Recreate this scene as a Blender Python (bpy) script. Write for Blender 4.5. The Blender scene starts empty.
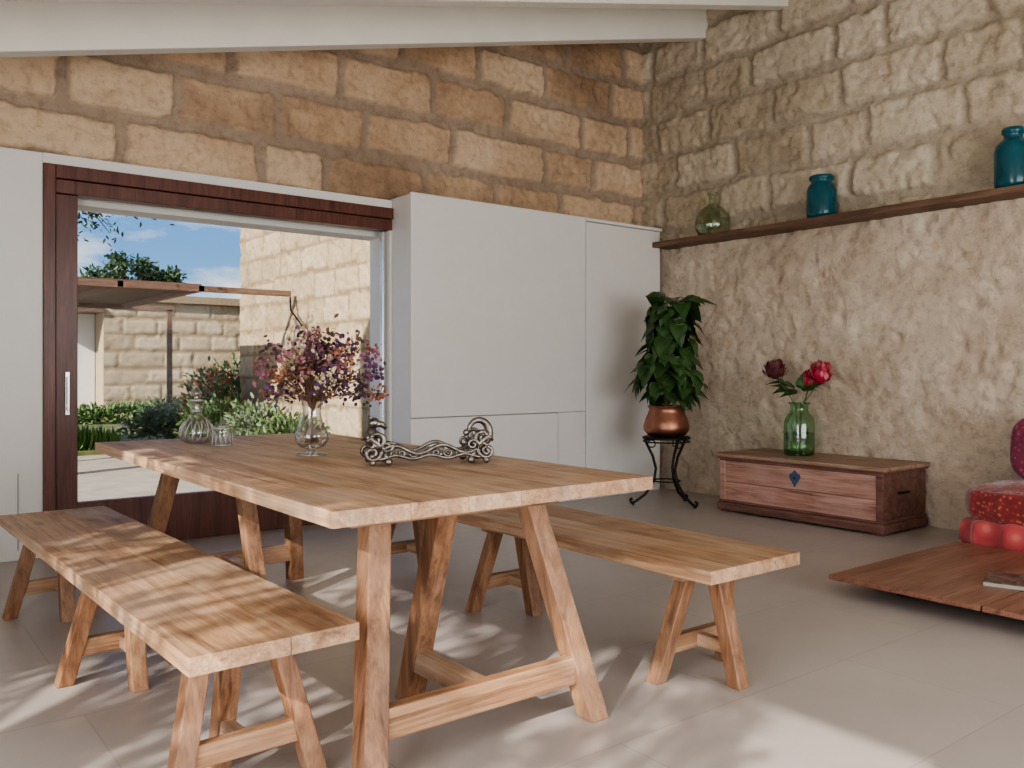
import bpy, math, random
import numpy as np
from mathutils import Vector, Matrix
random.seed(7); RNG=np.random.RandomState(11)
S=bpy.context.scene
COL=S.collection
def srgb(r,g,b):
    f=lambda c:(c/255/12.92) if c/255<=0.04045 else ((c/255+0.055)/1.055)**2.4
    return (f(r),f(g),f(b),1.0)
# ---------------- node helpers ----------------
def newmat(name):
    m=bpy.data.materials.new(name); m.use_nodes=True
    nt=m.node_tree; b=nt.nodes['Principled BSDF']
    return m,nt,b
def ramp(nt,fac,stops):
    r=nt.nodes.new('ShaderNodeValToRGB')
    e=r.color_ramp.elements
    while len(e)<len(stops): e.new(0.5)
    for i,(p,c) in enumerate(stops):
        e[i].position=p; e[i].color=c
    nt.links.new(fac,r.inputs[0]); return r.outputs[0]
def mixc(nt,fac,a,b,mode='MIX'):
    m=nt.nodes.new('ShaderNodeMix'); m.data_type='RGBA'; m.blend_type=mode
    for i,v in ((0,fac),(6,a),(7,b)):
        if hasattr(v,'links') : nt.links.new(v,m.inputs[i])
        else: m.inputs[i].default_value=v
    return m.outputs[2]
def noise(nt,vec,scale,detail=4,rough=0.55,dist=0.0):
    n=nt.nodes.new('ShaderNodeTexNoise'); n.inputs['Scale'].default_value=scale
    n.inputs['Detail'].default_value=detail; n.inputs['Roughness'].default_value=rough
    n.inputs['Distortion'].default_value=dist
    if vec is not None: nt.links.new(vec,n.inputs['Vector'])
    return n.outputs[0]
def objco(nt): return nt.nodes.new('ShaderNodeTexCoord').outputs['Object']
def mapping(nt,vec,scale):
    m=nt.nodes.new('ShaderNodeMapping'); m.inputs['Scale'].default_value=scale
    nt.links.new(vec,m.inputs['Vector']); return m.outputs[0]
def bump(nt,b,h,strength=0.3,dist=0.01):
    n=nt.nodes.new('ShaderNodeBump'); n.inputs['Strength'].default_value=strength
    n.inputs['Distance'].default_value=dist
    nt.links.new(h,n.inputs['Height']); nt.links.new(n.outputs[0],b.inputs['Normal'])
def plain(name,col,rough=0.5,metal=0.0,trans=0.0,var=0.08,nscale=8,bmp=0.0,ior=1.45,alpha=1.0,coat=0.0):
    m,nt,b=newmat(name)
    co=objco(nt); n=noise(nt,co,nscale,4)
    d=tuple(max(0,c*(1-var*2)) for c in col[:3])+(1,)
    l=tuple(min(1,c*(1+var)) for c in col[:3])+(1,)
    c=ramp(nt,n,[(0.3,d),(0.7,l)])
    nt.links.new(c,b.inputs['Base Color'])
    b.inputs['Roughness'].default_value=rough; b.inputs['Metallic'].default_value=metal
    b.inputs['Transmission Weight'].default_value=trans; b.inputs['IOR'].default_value=ior
    b.inputs['Coat Weight'].default_value=coat
    if bmp: bump(nt,b,noise(nt,co,nscale*6,3),bmp,0.004)
    return m
def wood(name,dark,mid,light,axis='Y',rough=0.45,scale=1.0,spread=0.12,bleach=0.3,grain=0.66):
    m,nt,b=newmat(name)
    co=objco(nt)
    oi=nt.nodes.new('ShaderNodeObjectInfo')
    add=nt.nodes.new('ShaderNodeVectorMath'); add.operation='ADD'
    sc=nt.nodes.new('ShaderNodeVectorMath'); sc.operation='SCALE'; sc.inputs[0].default_value=(13,17,11)
    nt.links.new(oi.outputs['Random'],sc.inputs['Scale'])
    nt.links.new(co,add.inputs[0]); nt.links.new(sc.outputs[0],add.inputs[1])
    s=[11*scale]*3; s['XYZ'.index(axis)]=1.0*scale
    v=mapping(nt,add.outputs[0],s)
    n1=noise(nt,v,1.3,7,0.68,1.1)
    s2=[85*scale]*3; s2['XYZ'.index(axis)]=2.5*scale
    v2=mapping(nt,add.outputs[0],s2); n2=noise(nt,v2,1.5,3,0.6,0.3)
    c=ramp(nt,n1,[(0.32,dark),(0.48,mid),(0.66,light)])
    g=ramp(nt,n2,[(0.3,(grain,grain*.95,grain*.9,1)),(0.58,(1,1,1,1))])
    c=mixc(nt,1.0,c,g,'MULTIPLY')
    s4=[26*scale]*3; s4['XYZ'.index(axis)]=1.1*scale
    n4=noise(nt,mapping(nt,add.outputs[0],s4),1.0,2,0.5,0.4)
    ck=ramp(nt,n4,[(0.28,(0.40,0.32,0.27,1)),(0.34,(1,1,1,1))])
    c=mixc(nt,0.8,c,ck,'MULTIPLY')
    vo=nt.nodes.new('ShaderNodeTexVoronoi'); vo.inputs['Scale'].default_value=1.0
    s3=[5.0]*3; s3['XYZ'.index(axis)]=1.6
    nt.links.new(mapping(nt,add.outputs[0],s3),vo.inputs['Vector'])
    k=ramp(nt,vo.outputs['Distance'],[(0.03,(0.42,0.32,0.25,1)),(0.13,(1,1,1,1))])
    c=mixc(nt,0.8,c,k,'MULTIPLY')
    n3=noise(nt,add.outputs[0],3.5,4,0.55)
    bl=ramp(nt,n3,[(0.42,(0,0,0,1)),(0.7,(bleach,bleach,bleach,1))])
    gr=tuple(min(1,x*1.2) for x in light[:3]);av=sum(gr)/3
    c=mixc(nt,bl,c,tuple(x*.6+av*.4 for x in gr)+(1,))
    h=nt.nodes.new('ShaderNodeHueSaturation'); nt.links.new(c,h.inputs['Color'])
    mr=nt.nodes.new('ShaderNodeMapRange'); mr.inputs['To Min'].default_value=1-spread; mr.inputs['To Max'].default_value=1+spread
    nt.links.new(oi.outputs['Random'],mr.inputs['Value']); nt.links.new(mr.outputs[0],h.inputs['Value'])
    nt.links.new(h.outputs[0],b.inputs['Base Color'])
    b.inputs['Roughness'].default_value=rough
    bump(nt,b,n2,0.35,0.002)
    return m
# ---------------- mesh builder ----------------
class MB:
    def __init__(s): s.v=[]; s.f=[]; s.m=[]; s.n=0
    def add(s,vs,fs,mi=0):
        vs=[tuple(map(float,p)) for p in vs]
        s.v+=vs; s.f+=[tuple(int(i)+s.n for i in f) for f in fs]; s.m+=[mi]*len(fs); s.n+=len(vs)
    def box(s,x0,x1,y0,y1,z0,z1,mi=0):
        s.add([(x0,y0,z0),(x1,y0,z0),(x1,y1,z0),(x0,y1,z0),(x0,y0,z1),(x1,y0,z1),(x1,y1,z1),(x0,y1,z1)],
              [(0,3,2,1),(4,5,6,7),(0,1,5,4),(1,2,6,5),(2,3,7,6),(3,0,4,7)],mi)
    def leg(s,t,f,wx,wy,mi=0):
        a=[(f[0]+i*wx/2,f[1]+j*wy/2,f[2]) for i,j in((-1,-1),(1,-1),(1,1),(-1,1))]
        b=[(t[0]+i*wx/2,t[1]+j*wy/2,t[2]) for i,j in((-1,-1),(1,-1),(1,1),(-1,1))]
        s.add(a+b,[(0,3,2,1),(4,5,6,7),(0,1,5,4),(1,2,6,5),(2,3,7,6),(3,0,4,7)],mi)
    def lathe(s,prof,cx=0,cy=0,cz=0,seg=40,mi=0,sx=1,sy=1):
        vs=[];fs=[]
        for (r,z) in prof:
            for k in range(seg):
                a=2*math.pi*k/seg; vs.append((cx+r*sx*math.cos(a),cy+r*sy*math.sin(a),cz+z))
        for i in range(len(prof)-1):
            for k in range(seg):
                k2=(k+1)%seg
                fs.append((i*seg+k,i*seg+k2,(i+1)*seg+k2,(i+1)*seg+k))
        fs.append(tuple(range(seg-1,-1,-1)))
        if not getattr(s,'open',False): fs.append(tuple((len(prof)-1)*seg+k for k in range(seg)))
        s.add(vs,fs,mi)
    def tube(s,pts,r,seg=8,mi=0):
        P=[Vector(p) for p in pts]; n=len(P)
        rs=r if isinstance(r,(list,tuple)) else [r]*n
        vs=[];fs=[]; up=Vector((0.13,0.31,0.94)); prev=None
        for i,p in enumerate(P):
            t=(P[min(i+1,n-1)]-P[max(i-1,0)])
            if t.length<1e-9: t=Vector((0,0,1))
            t.normalize()
            if prev is None:
                a=t.cross(up)
                if a.length<1e-3: a=t.cross(Vector((1,0,0)))
            else: a=prev-t*prev.dot(t)
            a.normalize(); prev=a; b=t.cross(a)
            for k in range(seg):
                an=2*math.pi*k/seg; vs.append(p+(a*math.cos(an)+b*math.sin(an))*rs[i])
        for i in range(n-1):
            for k in range(seg):
                k2=(k+1)%seg; fs.append((i*seg+k,i*seg+k2,(i+1)*seg+k2,(i+1)*seg+k))
        fs.append(tuple(range(seg-1,-1,-1))); fs.append(tuple((n-1)*seg+k for k in range(seg)))
        s.add(vs,fs,mi)
    def ball(s,c,r,seg=10,rings=6,mi=0,sc=(1,1,1)):
        vs=[(c[0],c[1],c[2]-r*sc[2])];fs=[]
        for i in range(1,rings):
            ph=-math.pi/2+math.pi*i/rings
            for k in range(seg):
                a=2*math.pi*k/seg
                vs.append((c[0]+r*sc[0]*math.cos(ph)*math.cos(a),c[1]+r*sc[1]*math.cos(ph)*math.sin(a),c[2]+r*sc[2]*math.sin(ph)))
        vs.append((c[0],c[1],c[2]+r*sc[2])); L=len(vs)-1
        for k in range(seg):
            k2=(k+1)%seg
            fs.append((0,1+k2,1+k)); fs.append((L,1+(rings-2)*seg+k,1+(rings-2)*seg+k2))
            for i in range(rings-2):
                fs.append((1+i*seg+k,1+i*seg+k2,1+(i+1)*seg+k2,1+(i+1)*seg+k))
        s.add(vs,fs,mi)
    def leaf(s,base,dirv,nrm,L,W,droop=0.2,heart=False,mi=0):
        d=Vector(dirv).normalized(); n=Vector(nrm); n=(n-d*n.dot(d))
        if n.length<1e-4: n=d.orthogonal()
        n.normalize(); w=d.cross(n); B=Vector(base)
        if heart:
            prof=[(-0.06,0.0,0),(-0.12,0.30,0),(0.08,0.5,0),(0.35,0.46,0),(0.62,0.28,0),(0.85,0.1,0),(1.0,0.0,0)]
        else:
            prof=[(0,0.03,0),(0.3,0.42,0),(0.65,0.38,0),(1.0,0.02,0)]
        vs=[];fs=[]
        for (t,h,_) in prof:
            z=-droop*L*t*t
            c=B+d*(L*t)+n*z
            vs+= [c+w*(h*W)+n*(0.12*W*h*2), c+n*0, c-w*(h*W)+n*(0.12*W*h*2)]
        for i in range(len(prof)-1):
            a=i*3; fs+= [(a,a+1,a+4,a+3),(a+1,a+2,a+5,a+4)]
        s.add(vs,fs,mi)
    def build(s,name,mats,parent=None,smooth=False,bevel=0,solid=0,sub=0,origin=(0,0,0)):
        me=bpy.data.meshes.new(name); o=Vector(origin)
        me.from_pydata([(p[0]-o[0],p[1]-o[1],p[2]-o[2]) for p in s.v],[],s.f)
        if not isinstance(mats,(list,tuple)): mats=[mats]
        for m in mats: me.materials.append(m)
        me.polygons.foreach_set('material_index',s.m)
        if smooth: me.polygons.foreach_set('use_smooth',[True]*len(s.f))
        me.update()
        ob=bpy.data.objects.new(name,me); COL.objects.link(ob)
        if parent: ob.parent=parent
        else: ob.location=o
        if bevel:
            b=ob.modifiers.new('bevel','BEVEL'); b.width=bevel; b.segments=2; b.limit_method='ANGLE'
        return ob
def empty(name,loc):
    e=bpy.data.objects.new(name,None); e.location=loc; COL.objects.link(e); e.empty_display_size=0.1; return e
# ---------------- noise in numpy ----------------
def hsh(a,b,s):
    x=np.sin(a*127.1+b*311.7+s*74.7)*43758.5453
    return x-np.floor(x)
def vn(x,y,s):
    xi=np.floor(x);yi=np.floor(y);fx=x-xi;fy=y-yi
    fx=fx*fx*(3-2*fx);fy=fy*fy*(3-2*fy)
    a=hsh(xi,yi,s);b=hsh(xi+1,yi,s);c=hsh(xi,yi+1,s);d=hsh(xi+1,yi+1,s)
    return (a*(1-fx)+b*fx)*(1-fy)+(c*(1-fx)+d*fx)*fy
def fbm(x,y,s,o=4):
    r=0;a=0.5;t=0
    for i in range(o):
        r=r+a*vn(x,y,s+i*3.1);t+=a;a*=0.5;x=x*2.03+1.7;y=y*2.03+5.1
    return r/t
def sstep(a,b,x):
    t=np.clip((x-a)/(b-a),0,1);return t*t*(3-2*t)
def stone_wall(name,kind,u0,u1,v0,v1,plane,step,bl,bh,seed,mat,mortar=0.05,depth=0.035,split=None,rough=1.0,voff=0.0,back=0.25,parent=None):
    nu=int((u1-u0)/step)+1; nv=int((v1-v0)/step)+1
    us=np.linspace(u0,u1,nu);vs=np.linspace(v0,v1,nv);U,V=np.meshgrid(us,vs)
    Uw=U+0.07*(fbm(U*2.5,V*2.5,seed)-.5)+0.04*(fbm(U*9,V*9,seed+5)-.5)
    Vw=V-voff+0.06*(fbm(U*1.8,V*2.5,seed+9)-.5)+0.04*(fbm(U*9,V*9,seed+15)-.5)
    r=np.floor(Vw/bh);fv=Vw-r*bh
    off=hsh(r,r*0+3,seed)*bl*0.35+(np.mod(r,2))*bl*0.5
    x=Uw+off;c=np.floor(x/bl)
    j=lambda c:(hsh(c,r,seed+2)-.5)*0.42*bl
    c=np.where(x<c*bl+j(c),c-1,c); c=np.where(x>(c+1)*bl+j(c+1),c+1,c)
    dx=np.minimum(x-c*bl-j(c),(c+1)*bl+j(c+1)-x)
    sh=(hsh(c,r,seed+12)-.5)*0.035; sh2=(hsh(c,r,seed+13))*0.03
    dy=np.minimum(fv-sh2,bh-fv-np.abs(sh))
    R=0.05
    d=np.where((dx<R)&(dy<R),R-np.hypot(R-np.minimum(dx,R),R-np.minimum(dy,R)),np.minimum(dx,dy))
    d=d+0.024*(fbm(U*16,V*16,seed+60,3)-.5)
    mask=sstep(mortar*0.35,mortar*0.75,d)
    tint=hsh(c,r,seed+7)
    pits=sstep(0.60,0.76,fbm(U*14,V*14,seed+20,3))
    n=fbm(U*5,V*5,seed+30)-.5; nf=fbm(U*22,V*22,seed+33,3)-.5
    h=mask*depth*(0.6+0.8*tint)+rough*(0.03*n+0.022*nf)-0.015*pits*mask*rough
    plz=np.zeros_like(U)
    if split is not None:
        plz=sstep(split+0.03,split-0.03,V+0.06*(fbm(U*3,V*3,seed+40)-.5))
        hp=0.02+0.05*(fbm(U*2.2,V*2.2,seed+50)-.5)+0.030*(fbm(U*12,V*12,seed+52)-.5)-0.014*sstep(.60,.72,fbm(U*9,V*9,seed+54,3))
        h=h*(1-plz)+hp*plz
    if kind=='back': P=np.stack([U,plane-h,V],-1)
    elif kind=='right': P=np.stack([plane-h,U,V],-1)
    P=P.reshape(-1,3)
    idx=np.arange(nu*nv).reshape(nv,nu)
    a=idx[:-1,:-1].ravel();b=idx[:-1,1:].ravel();cc=idx[1:,1:].ravel();dd=idx[1:,:-1].ravel()
    F=np.stack([a,b,cc,dd],-1) if kind=='back' else np.stack([a,dd,cc,b],-1)
    verts=P.tolist();faces=F.tolist();k=len(verts)
    if kind=='back': x0,x1,y0,y1=u0,u1,plane+0.03,plane+back
    else: x0,x1,y0,y1=plane+0.03,plane+back,u0,u1
    verts+=[(x0,y0,v0),(x1,y0,v0),(x1,y1,v0),(x0,y1,v0),(x0,y0,v1),(x1,y0,v1),(x1,y1,v1),(x0,y1,v1)]
    faces+=[tuple(i+k for i in f) for f in [(0,3,2,1),(4,5,6,7),(0,1,5,4),(1,2,6,5),(2,3,7,6),(3,0,4,7)]]
    me=bpy.data.meshes.new(name);me.from_pydata(verts,[],faces)
    me.polygons.foreach_set('use_smooth',[True]*(len(faces)-6)+[False]*6)
    at=me.color_attributes.new('tint','FLOAT_COLOR','POINT')
    arr=np.zeros((len(verts),4),dtype=np.float32);arr[:,3]=1
    arr[:k,0]=tint.ravel();arr[:k,1]=mask.ravel();arr[:k,2]=plz.ravel();arr[k:,1]=1;arr[k:,0]=.5
    at.data.foreach_set('color',arr.ravel())
    me.materials.append(mat)
    ob=bpy.data.objects.new(name,me);COL.objects.link(ob)
    if parent: ob.parent=parent
    return ob
def stone_mat(name,b_dark,b_mid,b_light,mort,plast,plast2,stain=None):
    m,nt,b=newmat(name)
    at=nt.nodes.new('ShaderNodeAttribute');at.attribute_name='tint'
    sp=nt.nodes.new('ShaderNodeSeparateColor');nt.links.new(at.outputs['Color'],sp.inputs[0])
    co=objco(nt)
    n1=noise(nt,co,2.5,5,0.6);n2=noise(nt,co,16,6,0.7);n3=noise(nt,co,70,3,0.6)
    m1=nt.nodes.new('ShaderNodeMath');m1.operation='MULTIPLY_ADD';m1.inputs[1].default_value=0.5
    nt.links.new(sp.outputs[0],m1.inputs[0]);nt.links.new(n1,m1.inputs[2])
    blk=ramp(nt,m1.outputs[0],[(0.4,b_dark),(0.68,b_mid),(1.0,b_light)])
    g=ramp(nt,n2,[(0.32,(0.72,0.69,0.66,1)),(0.50,(1,1,1,1)),(0.75,(1.10,1.10,1.09,1))])
    blk=mixc(nt,0.85,blk,g,'MULTIPLY')
    mo=mixc(nt,0.85,mort,g,'MULTIPLY')
    c=mixc(nt,sp.outputs[1],mo,blk)
    pn=ramp(nt,n1,[(0.3,plast),(0.7,plast2)])
    pn=mixc(nt,0.9,pn,g,'MULTIPLY')
    sp2=ramp(nt,noise(nt,co,8,3),[(0.62,(1,1,1,1)),(0.68,(0.78,0.72,0.66,1))])
    pn=mixc(nt,0.8,pn,sp2,'MULTIPLY')
    c=mixc(nt,sp.outputs[2],c,pn)
    if stain:
        ns=noise(nt,co,0.8,5,0.6);c=mixc(nt,1.0,c,ramp(nt,ns,[(.38,stain),(.58,(1,1,1,1))]),'MULTIPLY')
    nt.links.new(c,b.inputs['Base Color']);b.inputs['Roughness'].default_value=0.93
    b.inputs['Specular IOR Level'].default_value=.2
    hh=nt.nodes.new('ShaderNodeMath');hh.operation='ADD';nt.links.new(n2,hh.inputs[0]);nt.links.new(n3,hh.inputs[1])
    bump(nt,b,hh.outputs[0],0.7,0.012)
    return m
# ---------------- materials ----------------
M_stoneB=stone_mat('stone_back',srgb(172,146,122),srgb(210,180,150),srgb(224,200,172),srgb(176,158,140),srgb(190,160,130),srgb(205,180,150),(.78,.75,.72,1))
M_stoneR=stone_mat('stone_right',srgb(178,164,144),srgb(204,190,168),srgb(218,206,186),srgb(186,174,156),srgb(200,182,162),srgb(222,208,190),(.84,.82,.80,1))
M_stoneE=stone_mat('stone_exterior',srgb(176,154,124),srgb(194,172,140),srgb(208,188,158),srgb(160,138,108),srgb(214,190,150),srgb(230,208,172))
M_white=plain('white_lacquer',srgb(228,226,223),0.45,var=0.01)
M_whitewall=plain('white_plaster',srgb(228,225,219),0.8,var=0.02,nscale=3,bmp=0.05)
M_ceil=plain('ceiling_white',srgb(230,227,218),0.7,var=0.02,nscale=3)
M_seam=plain('seam_grey',srgb(150,148,145),0.8)
M_brown=wood('door_mahogany',srgb(74,40,32),srgb(98,56,46),srgb(116,70,58),'Z',0.35,1.2,bleach=.05)
M_steel=plain('steel_handle',srgb(210,210,210),0.25,1.0,var=0.02)
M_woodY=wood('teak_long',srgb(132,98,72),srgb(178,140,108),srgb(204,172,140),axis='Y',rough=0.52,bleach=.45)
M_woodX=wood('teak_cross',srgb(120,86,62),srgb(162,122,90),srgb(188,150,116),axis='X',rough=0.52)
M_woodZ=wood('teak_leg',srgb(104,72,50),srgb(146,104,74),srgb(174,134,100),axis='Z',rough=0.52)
M_shelf=wood('shelf_wood',srgb(88,66,52),srgb(114,86,68),srgb(132,104,82),'Y',0.6,bleach=.1)
M_rust=wood('platform_wood',srgb(112,76,60),srgb(144,100,80),srgb(164,120,98),'X',0.4,bleach=.1)
M_chF=wood('chest_front',srgb(148,106,94),srgb(188,142,126),srgb(208,168,152),'Y',0.6)
M_chD=wood('chest_dark',srgb(92,62,54),srgb(124,86,74),srgb(146,108,94),'Y',0.55,bleach=.15)
M_chL=wood('chest_lid',srgb(120,92,76),srgb(156,124,104),srgb(180,150,128),'Y',0.5)
M_iron=plain('wrought_iron',srgb(52,48,46),0.5,0.7)
M_copper=plain('copper',srgb(170,122,102),0.42,1.0,var=0.15,nscale=10,bmp=0.3)
M_silver=plain('silver',srgb(146,140,134),0.32,1.0,var=0.25,nscale=40,bmp=0.4)
M_soil=plain('soil',srgb(60,45,35),0.95)
def thin_glass(name,col,lo=0.04,hi=0.5,edge=None):
    m,nt,b=newmat(name);nt.nodes.remove(b)
    out=nt.nodes['Material Output']
    lw=nt.nodes.new('ShaderNodeLayerWeight');lw.inputs['Blend'].default_value=.35
    t=nt.nodes.new('ShaderNodeBsdfTransparent')
    tc=ramp(nt,lw.outputs['Facing'],[(0.2,col),(1.0,(edge or tuple(x*x for x in col[:3]))+(1,))]);nt.links.new(tc,t.inputs[0])
    g=nt.nodes.new('ShaderNodeBsdfGlossy');g.inputs['Roughness'].default_value=0.05
    mr=nt.nodes.new('ShaderNodeMapRange');mr.inputs['To Min'].default_value=lo;mr.inputs['To Max'].default_value=hi
    nt.links.new(lw.outputs['Facing'],mr.inputs[0])
    mx=nt.nodes.new('ShaderNodeMixShader')
    nt.links.new(mr.outputs[0],mx.inputs[0]);nt.links.new(t.outputs[0],mx.inputs[1]);nt.links.new(g.outputs[0],mx.inputs[2])
    nt.links.new(mx.outputs[0],out.inputs[0]);return m
M_pane=thin_glass('window_pane',(0.98,0.99,0.99,1),0.002,0.03)
M_clear=thin_glass('clear_glass',(0.88,0.90,0.89,1),0.14,0.8,(.40,.43,.42))
M_gpale=thin_glass('pale_green_glass',(0.74,0.82,0.68,1),0.10,.5,(.32,.42,.28))
M_green=thin_glass('green_glass',(0.56,0.82,0.60,1),0.10,.5)
M_teal=plain('teal_glass',srgb(34,114,130),0.1,0,0.45,var=0.15,nscale=6)
def leafmat(name,col,var=0.3,rough=.5):
    m,nt,b=newmat(name)
    co=objco(nt);n=noise(nt,co,9,2)
    c=ramp(nt,n,[(0.3,tuple(x*(1-var) for x in col[:3])+(1,)),(0.7,tuple(min(1,x*(1+var)) for x in col[:3])+(1,))])
    nt.links.new(c,b.inputs['Base Color']);b.inputs['Roughness'].default_value=rough
    return m
M_pothos=leafmat('pothos_leaf',srgb(60,90,48),0.45,.4)
M_leafg=leafmat('shrub_leaf',srgb(98,120,70),0.35)
M_leafs=leafmat('sage_leaf',srgb(128,140,114),0.25)
M_leafd=leafmat('dark_leaf',srgb(66,86,48),0.4)
M_grass=leafmat('agapanthus_leaf',srgb(100,140,64),0.3)
M_red=leafmat('red_petal',srgb(168,40,66),0.35)
M_pink=leafmat('pink_petal',srgb(206,110,120),0.3)
M_dred=leafmat('dark_petal',srgb(92,44,46),0.35)
M_redflower=leafmat('red_garden_flower',srgb(186,90,76),0.3)
M_dp=[leafmat('dried_purple',srgb(88,58,92),.3),leafmat('dried_mauve',srgb(152,98,114),.3),leafmat('dried_brown',srgb(110,82,62),.3),leafmat('dried_cream',srgb(204,186,158),.2),leafmat('dried_rust',srgb(150,96,72),.3),leafmat('dried_dark',srgb(62,44,50),.3)]
M_stem=leafmat('stem_green',srgb(100,108,68),.2)
M_bark=plain('bark',srgb(102,88,74),0.9,nscale=20,bmp=.5)
# ---------------- floor ----------------
m,nt,b=newmat('floor_tiles')
co=objco(nt)
br=nt.nodes.new('ShaderNodeTexBrick');nt.links.new(co,br.inputs['Vector'])
br.inputs['Scale'].default_value=1.0;br.inputs['Brick Width'].default_value=1.2;br.inputs['Row Height'].default_value=0.6
br.inputs['Mortar Size'].default_value=0.003;br.inputs['Mortar Smooth'].default_value=0.4
br.inputs['Color1'].default_value=srgb(181,172,166);br.inputs['Color2'].default_value=srgb(186,177,171);br.inputs['Mortar'].default_value=srgb(168,158,151)
n1=noise(nt,co,1.6,6,0.6);n2=noise(nt,co,14,4)
g=ramp(nt,n1,[(0.3,(0.91,0.91,0.91,1)),(0.7,(1.04,1.04,1.04,1))])
c=mixc(nt,1.0,br.outputs['Color'],g,'MULTIPLY')
nt.links.new(c,b.inputs['Base Color'])
rr=nt.nodes.new('ShaderNodeMapRange');rr.inputs['To Min'].default_value=0.28;rr.inputs['To Max'].default_value=0.45
nt.links.new(n2,rr.inputs[0]);nt.links.new(rr.outputs[0],b.inputs['Roughness'])
bump(nt,b,n2,0.04,0.005)
M_floor=m
XL,XR,YF,YB=-1.4,6.05,-3.0,5.78
q=MB();q.box(XL-0.12,XR+0.25,YF-0.12,YB+0.25,-0.1,0.0);q.build('floor',M_floor)
m,nt,b=newmat('gravel_ground');co=objco(nt)
c=ramp(nt,noise(nt,co,3,8,0.7),[(0.3,srgb(172,160,142)),(0.7,srgb(202,192,176))]);nt.links.new(c,b.inputs['Base Color']);b.inputs['Roughness'].default_value=.95
bump(nt,b,noise(nt,co,60,3),0.4,0.01);M_ground=m
q=MB();q.box(-40,60,-30,90,-0.25,-0.11);q.build('ground',M_ground)
q=MB();q.box(-3,3.0,YB+0.27,12.4,-0.11,-0.03);q.build('terrace_paving',M_ground)
# ---------------- walls ----------------
stone_wall('wall_back','back',XL,XR+0.02,2.372,4.75,YB,0.015,0.76,0.372,3.0,M_stoneB,mortar=0.062,depth=0.032,voff=0.10,back=0.25)
stone_wall('wall_right','right',-3.0,YB+0.02,0.0,4.75,XR,0.018,0.62,0.36,8.0,M_stoneR,mortar=0.05,depth=0.026,split=2.2,rough=1.2,voff=0.22,back=0.25)
q=MB()
q.box(XL,0.91,5.66,YB+0.25,0,2.375)
q.build('wall_back_panel',M_white,bevel=0.004)
q=MB();q.box(0.78,0.783,5.652,5.661,0.06,0.50);q.build('trim_1',M_seam)
q=MB();q.box(3.26,XR+.1,YB+0.02,YB+0.25,0,2.36);q.build('wall_back_lower',M_whitewall)
q=MB();q.box(0.91,3.245,5.655,YB+0.02,2.315,2.375);q.build('trim_2',M_white)
q=MB();q.box(0.85,3.3,5.84,YB+0.27,2.12,2.371);q.build('trim_3',M_whitewall)
# left wall with opening
oy0,oy1,oz1=-1.5,2.9,2.2
q=MB();q.box(XL-0.12,XL,YF,oy0,0,3.0);q.box(XL-0.12,XL,oy1,YB+.25,0,3.0);q.box(XL-0.12,XL,oy0,oy1,oz1,3.0)
q.build('wall_left',M_whitewall)
q=MB()
for y in (oy0+.02,-0.56,oy1-.03): q.box(XL-0.10,XL-0.04,y-.03,y+.03,0,oz1)
q.build('window_1',M_brown)
q=MB();q.box(XL,0,YF-0.12,YF,0,4.7);q.box(5,XR,YF-0.12,YF,0,4.7);q.box(0,5,YF-0.12,YF,2.4,4.7);q.build('wall_front',M_whitewall)
def cz(x): return 2.79+0.25*x
q=MB()
nb=60
ys=np.linspace(YF-0.1,YB+0.25,nb+1)
for i in range(nb):
    y0,y1=ys[i]+0.004,ys[i+1]-0.004
    x0,x1=XL-0.3,XR+0.25
    q.add([(x0,y0,cz(x0)),(x1,y0,cz(x1)),(x1,y1,cz(x1)),(x0,y1,cz(x0)),(x0,y0,cz(x0)+.04),(x1,y0,cz(x1)+.04),(x1,y1,cz(x1)+.04),(x0,y1,cz(x0)+.04)],
      [(0,3,2,1),(4,5,6,7),(0,1,5,4),(1,2,6,5),(2,3,7,6),(3,0,4,7)])
x0,x1,y0,y1=XL-0.35,XR+0.3,YF-0.15,YB+0.3
q.add([(x0,y0,cz(x0)+.03),(x1,y0,cz(x1)+.03),(x1,y1,cz(x1)+.03),(x0,y1,cz(x0)+.03),(x0,y0,cz(x0)+.25),(x1,y0,cz(x1)+.25),(x1,y1,cz(x1)+.25),(x0,y1,cz(x0)+.25)],
      [(0,3,2,1),(4,5,6,7),(0,1,5,4),(1,2,6,5),(2,3,7,6),(3,0,4,7)])
q.build('ceiling',M_ceil)
for k in range(9):
    yb=4.957-0.84*k
    q=MB();x0,x1=XL,XR
    w=0.11;zz=lambda x:2.54+0.25*x
    q.add([(x0,yb,zz(x0)),(x1,yb,zz(x1)),(x1,yb+w,zz(x1)),(x0,yb+w,zz(x0)),(x0,yb,cz(x0)+.01),(x1,yb,cz(x1)+.01),(x1,yb+w,cz(x1)+.01),(x0,yb+w,cz(x0)+.01)],
      [(0,3,2,1),(4,5,6,7),(0,1,5,4),(1,2,6,5),(2,3,7,6),(3,0,4,7)])
    q.build('ceiling_beam',M_ceil,bevel=0.006)
# ---------------- cabinet ----------------
cab=empty('built_in_cabinet',(4.6,5.6,0))
def cb(name,x0,x1,y0,y1,z0,z1,mat=M_white,bev=0.004):
    q=MB();q.box(x0,x1,y0,y1,z0,z1);return q.build(name,mat,parent=cab,bevel=bev,origin=(4.6,5.6,0))
cb('carcass',3.25,5.93,5.415,5.795,0,2.39)
cb('door_panel_1',3.25,4.975,5.39,5.415,0.75,2.40)
cb('door_panel_2',4.67,4.975,5.39,5.415,0.06,0.747)
cb('door_panel_3',3.25,4.664,5.39,5.415,0.06,0.743)
cb('door_panel_4',4.985,5.90,5.393,5.415,0.06,2.365)
cb('plinth',3.27,5.9,5.40,5.415,0,0.055)
cb('top_rail',4.98,5.93,5.389,5.415,2.372,2.40)
cb('shadow_gap',3.26,5.9,5.412,5.4155,0.05,2.39,M_seam,0)
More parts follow.
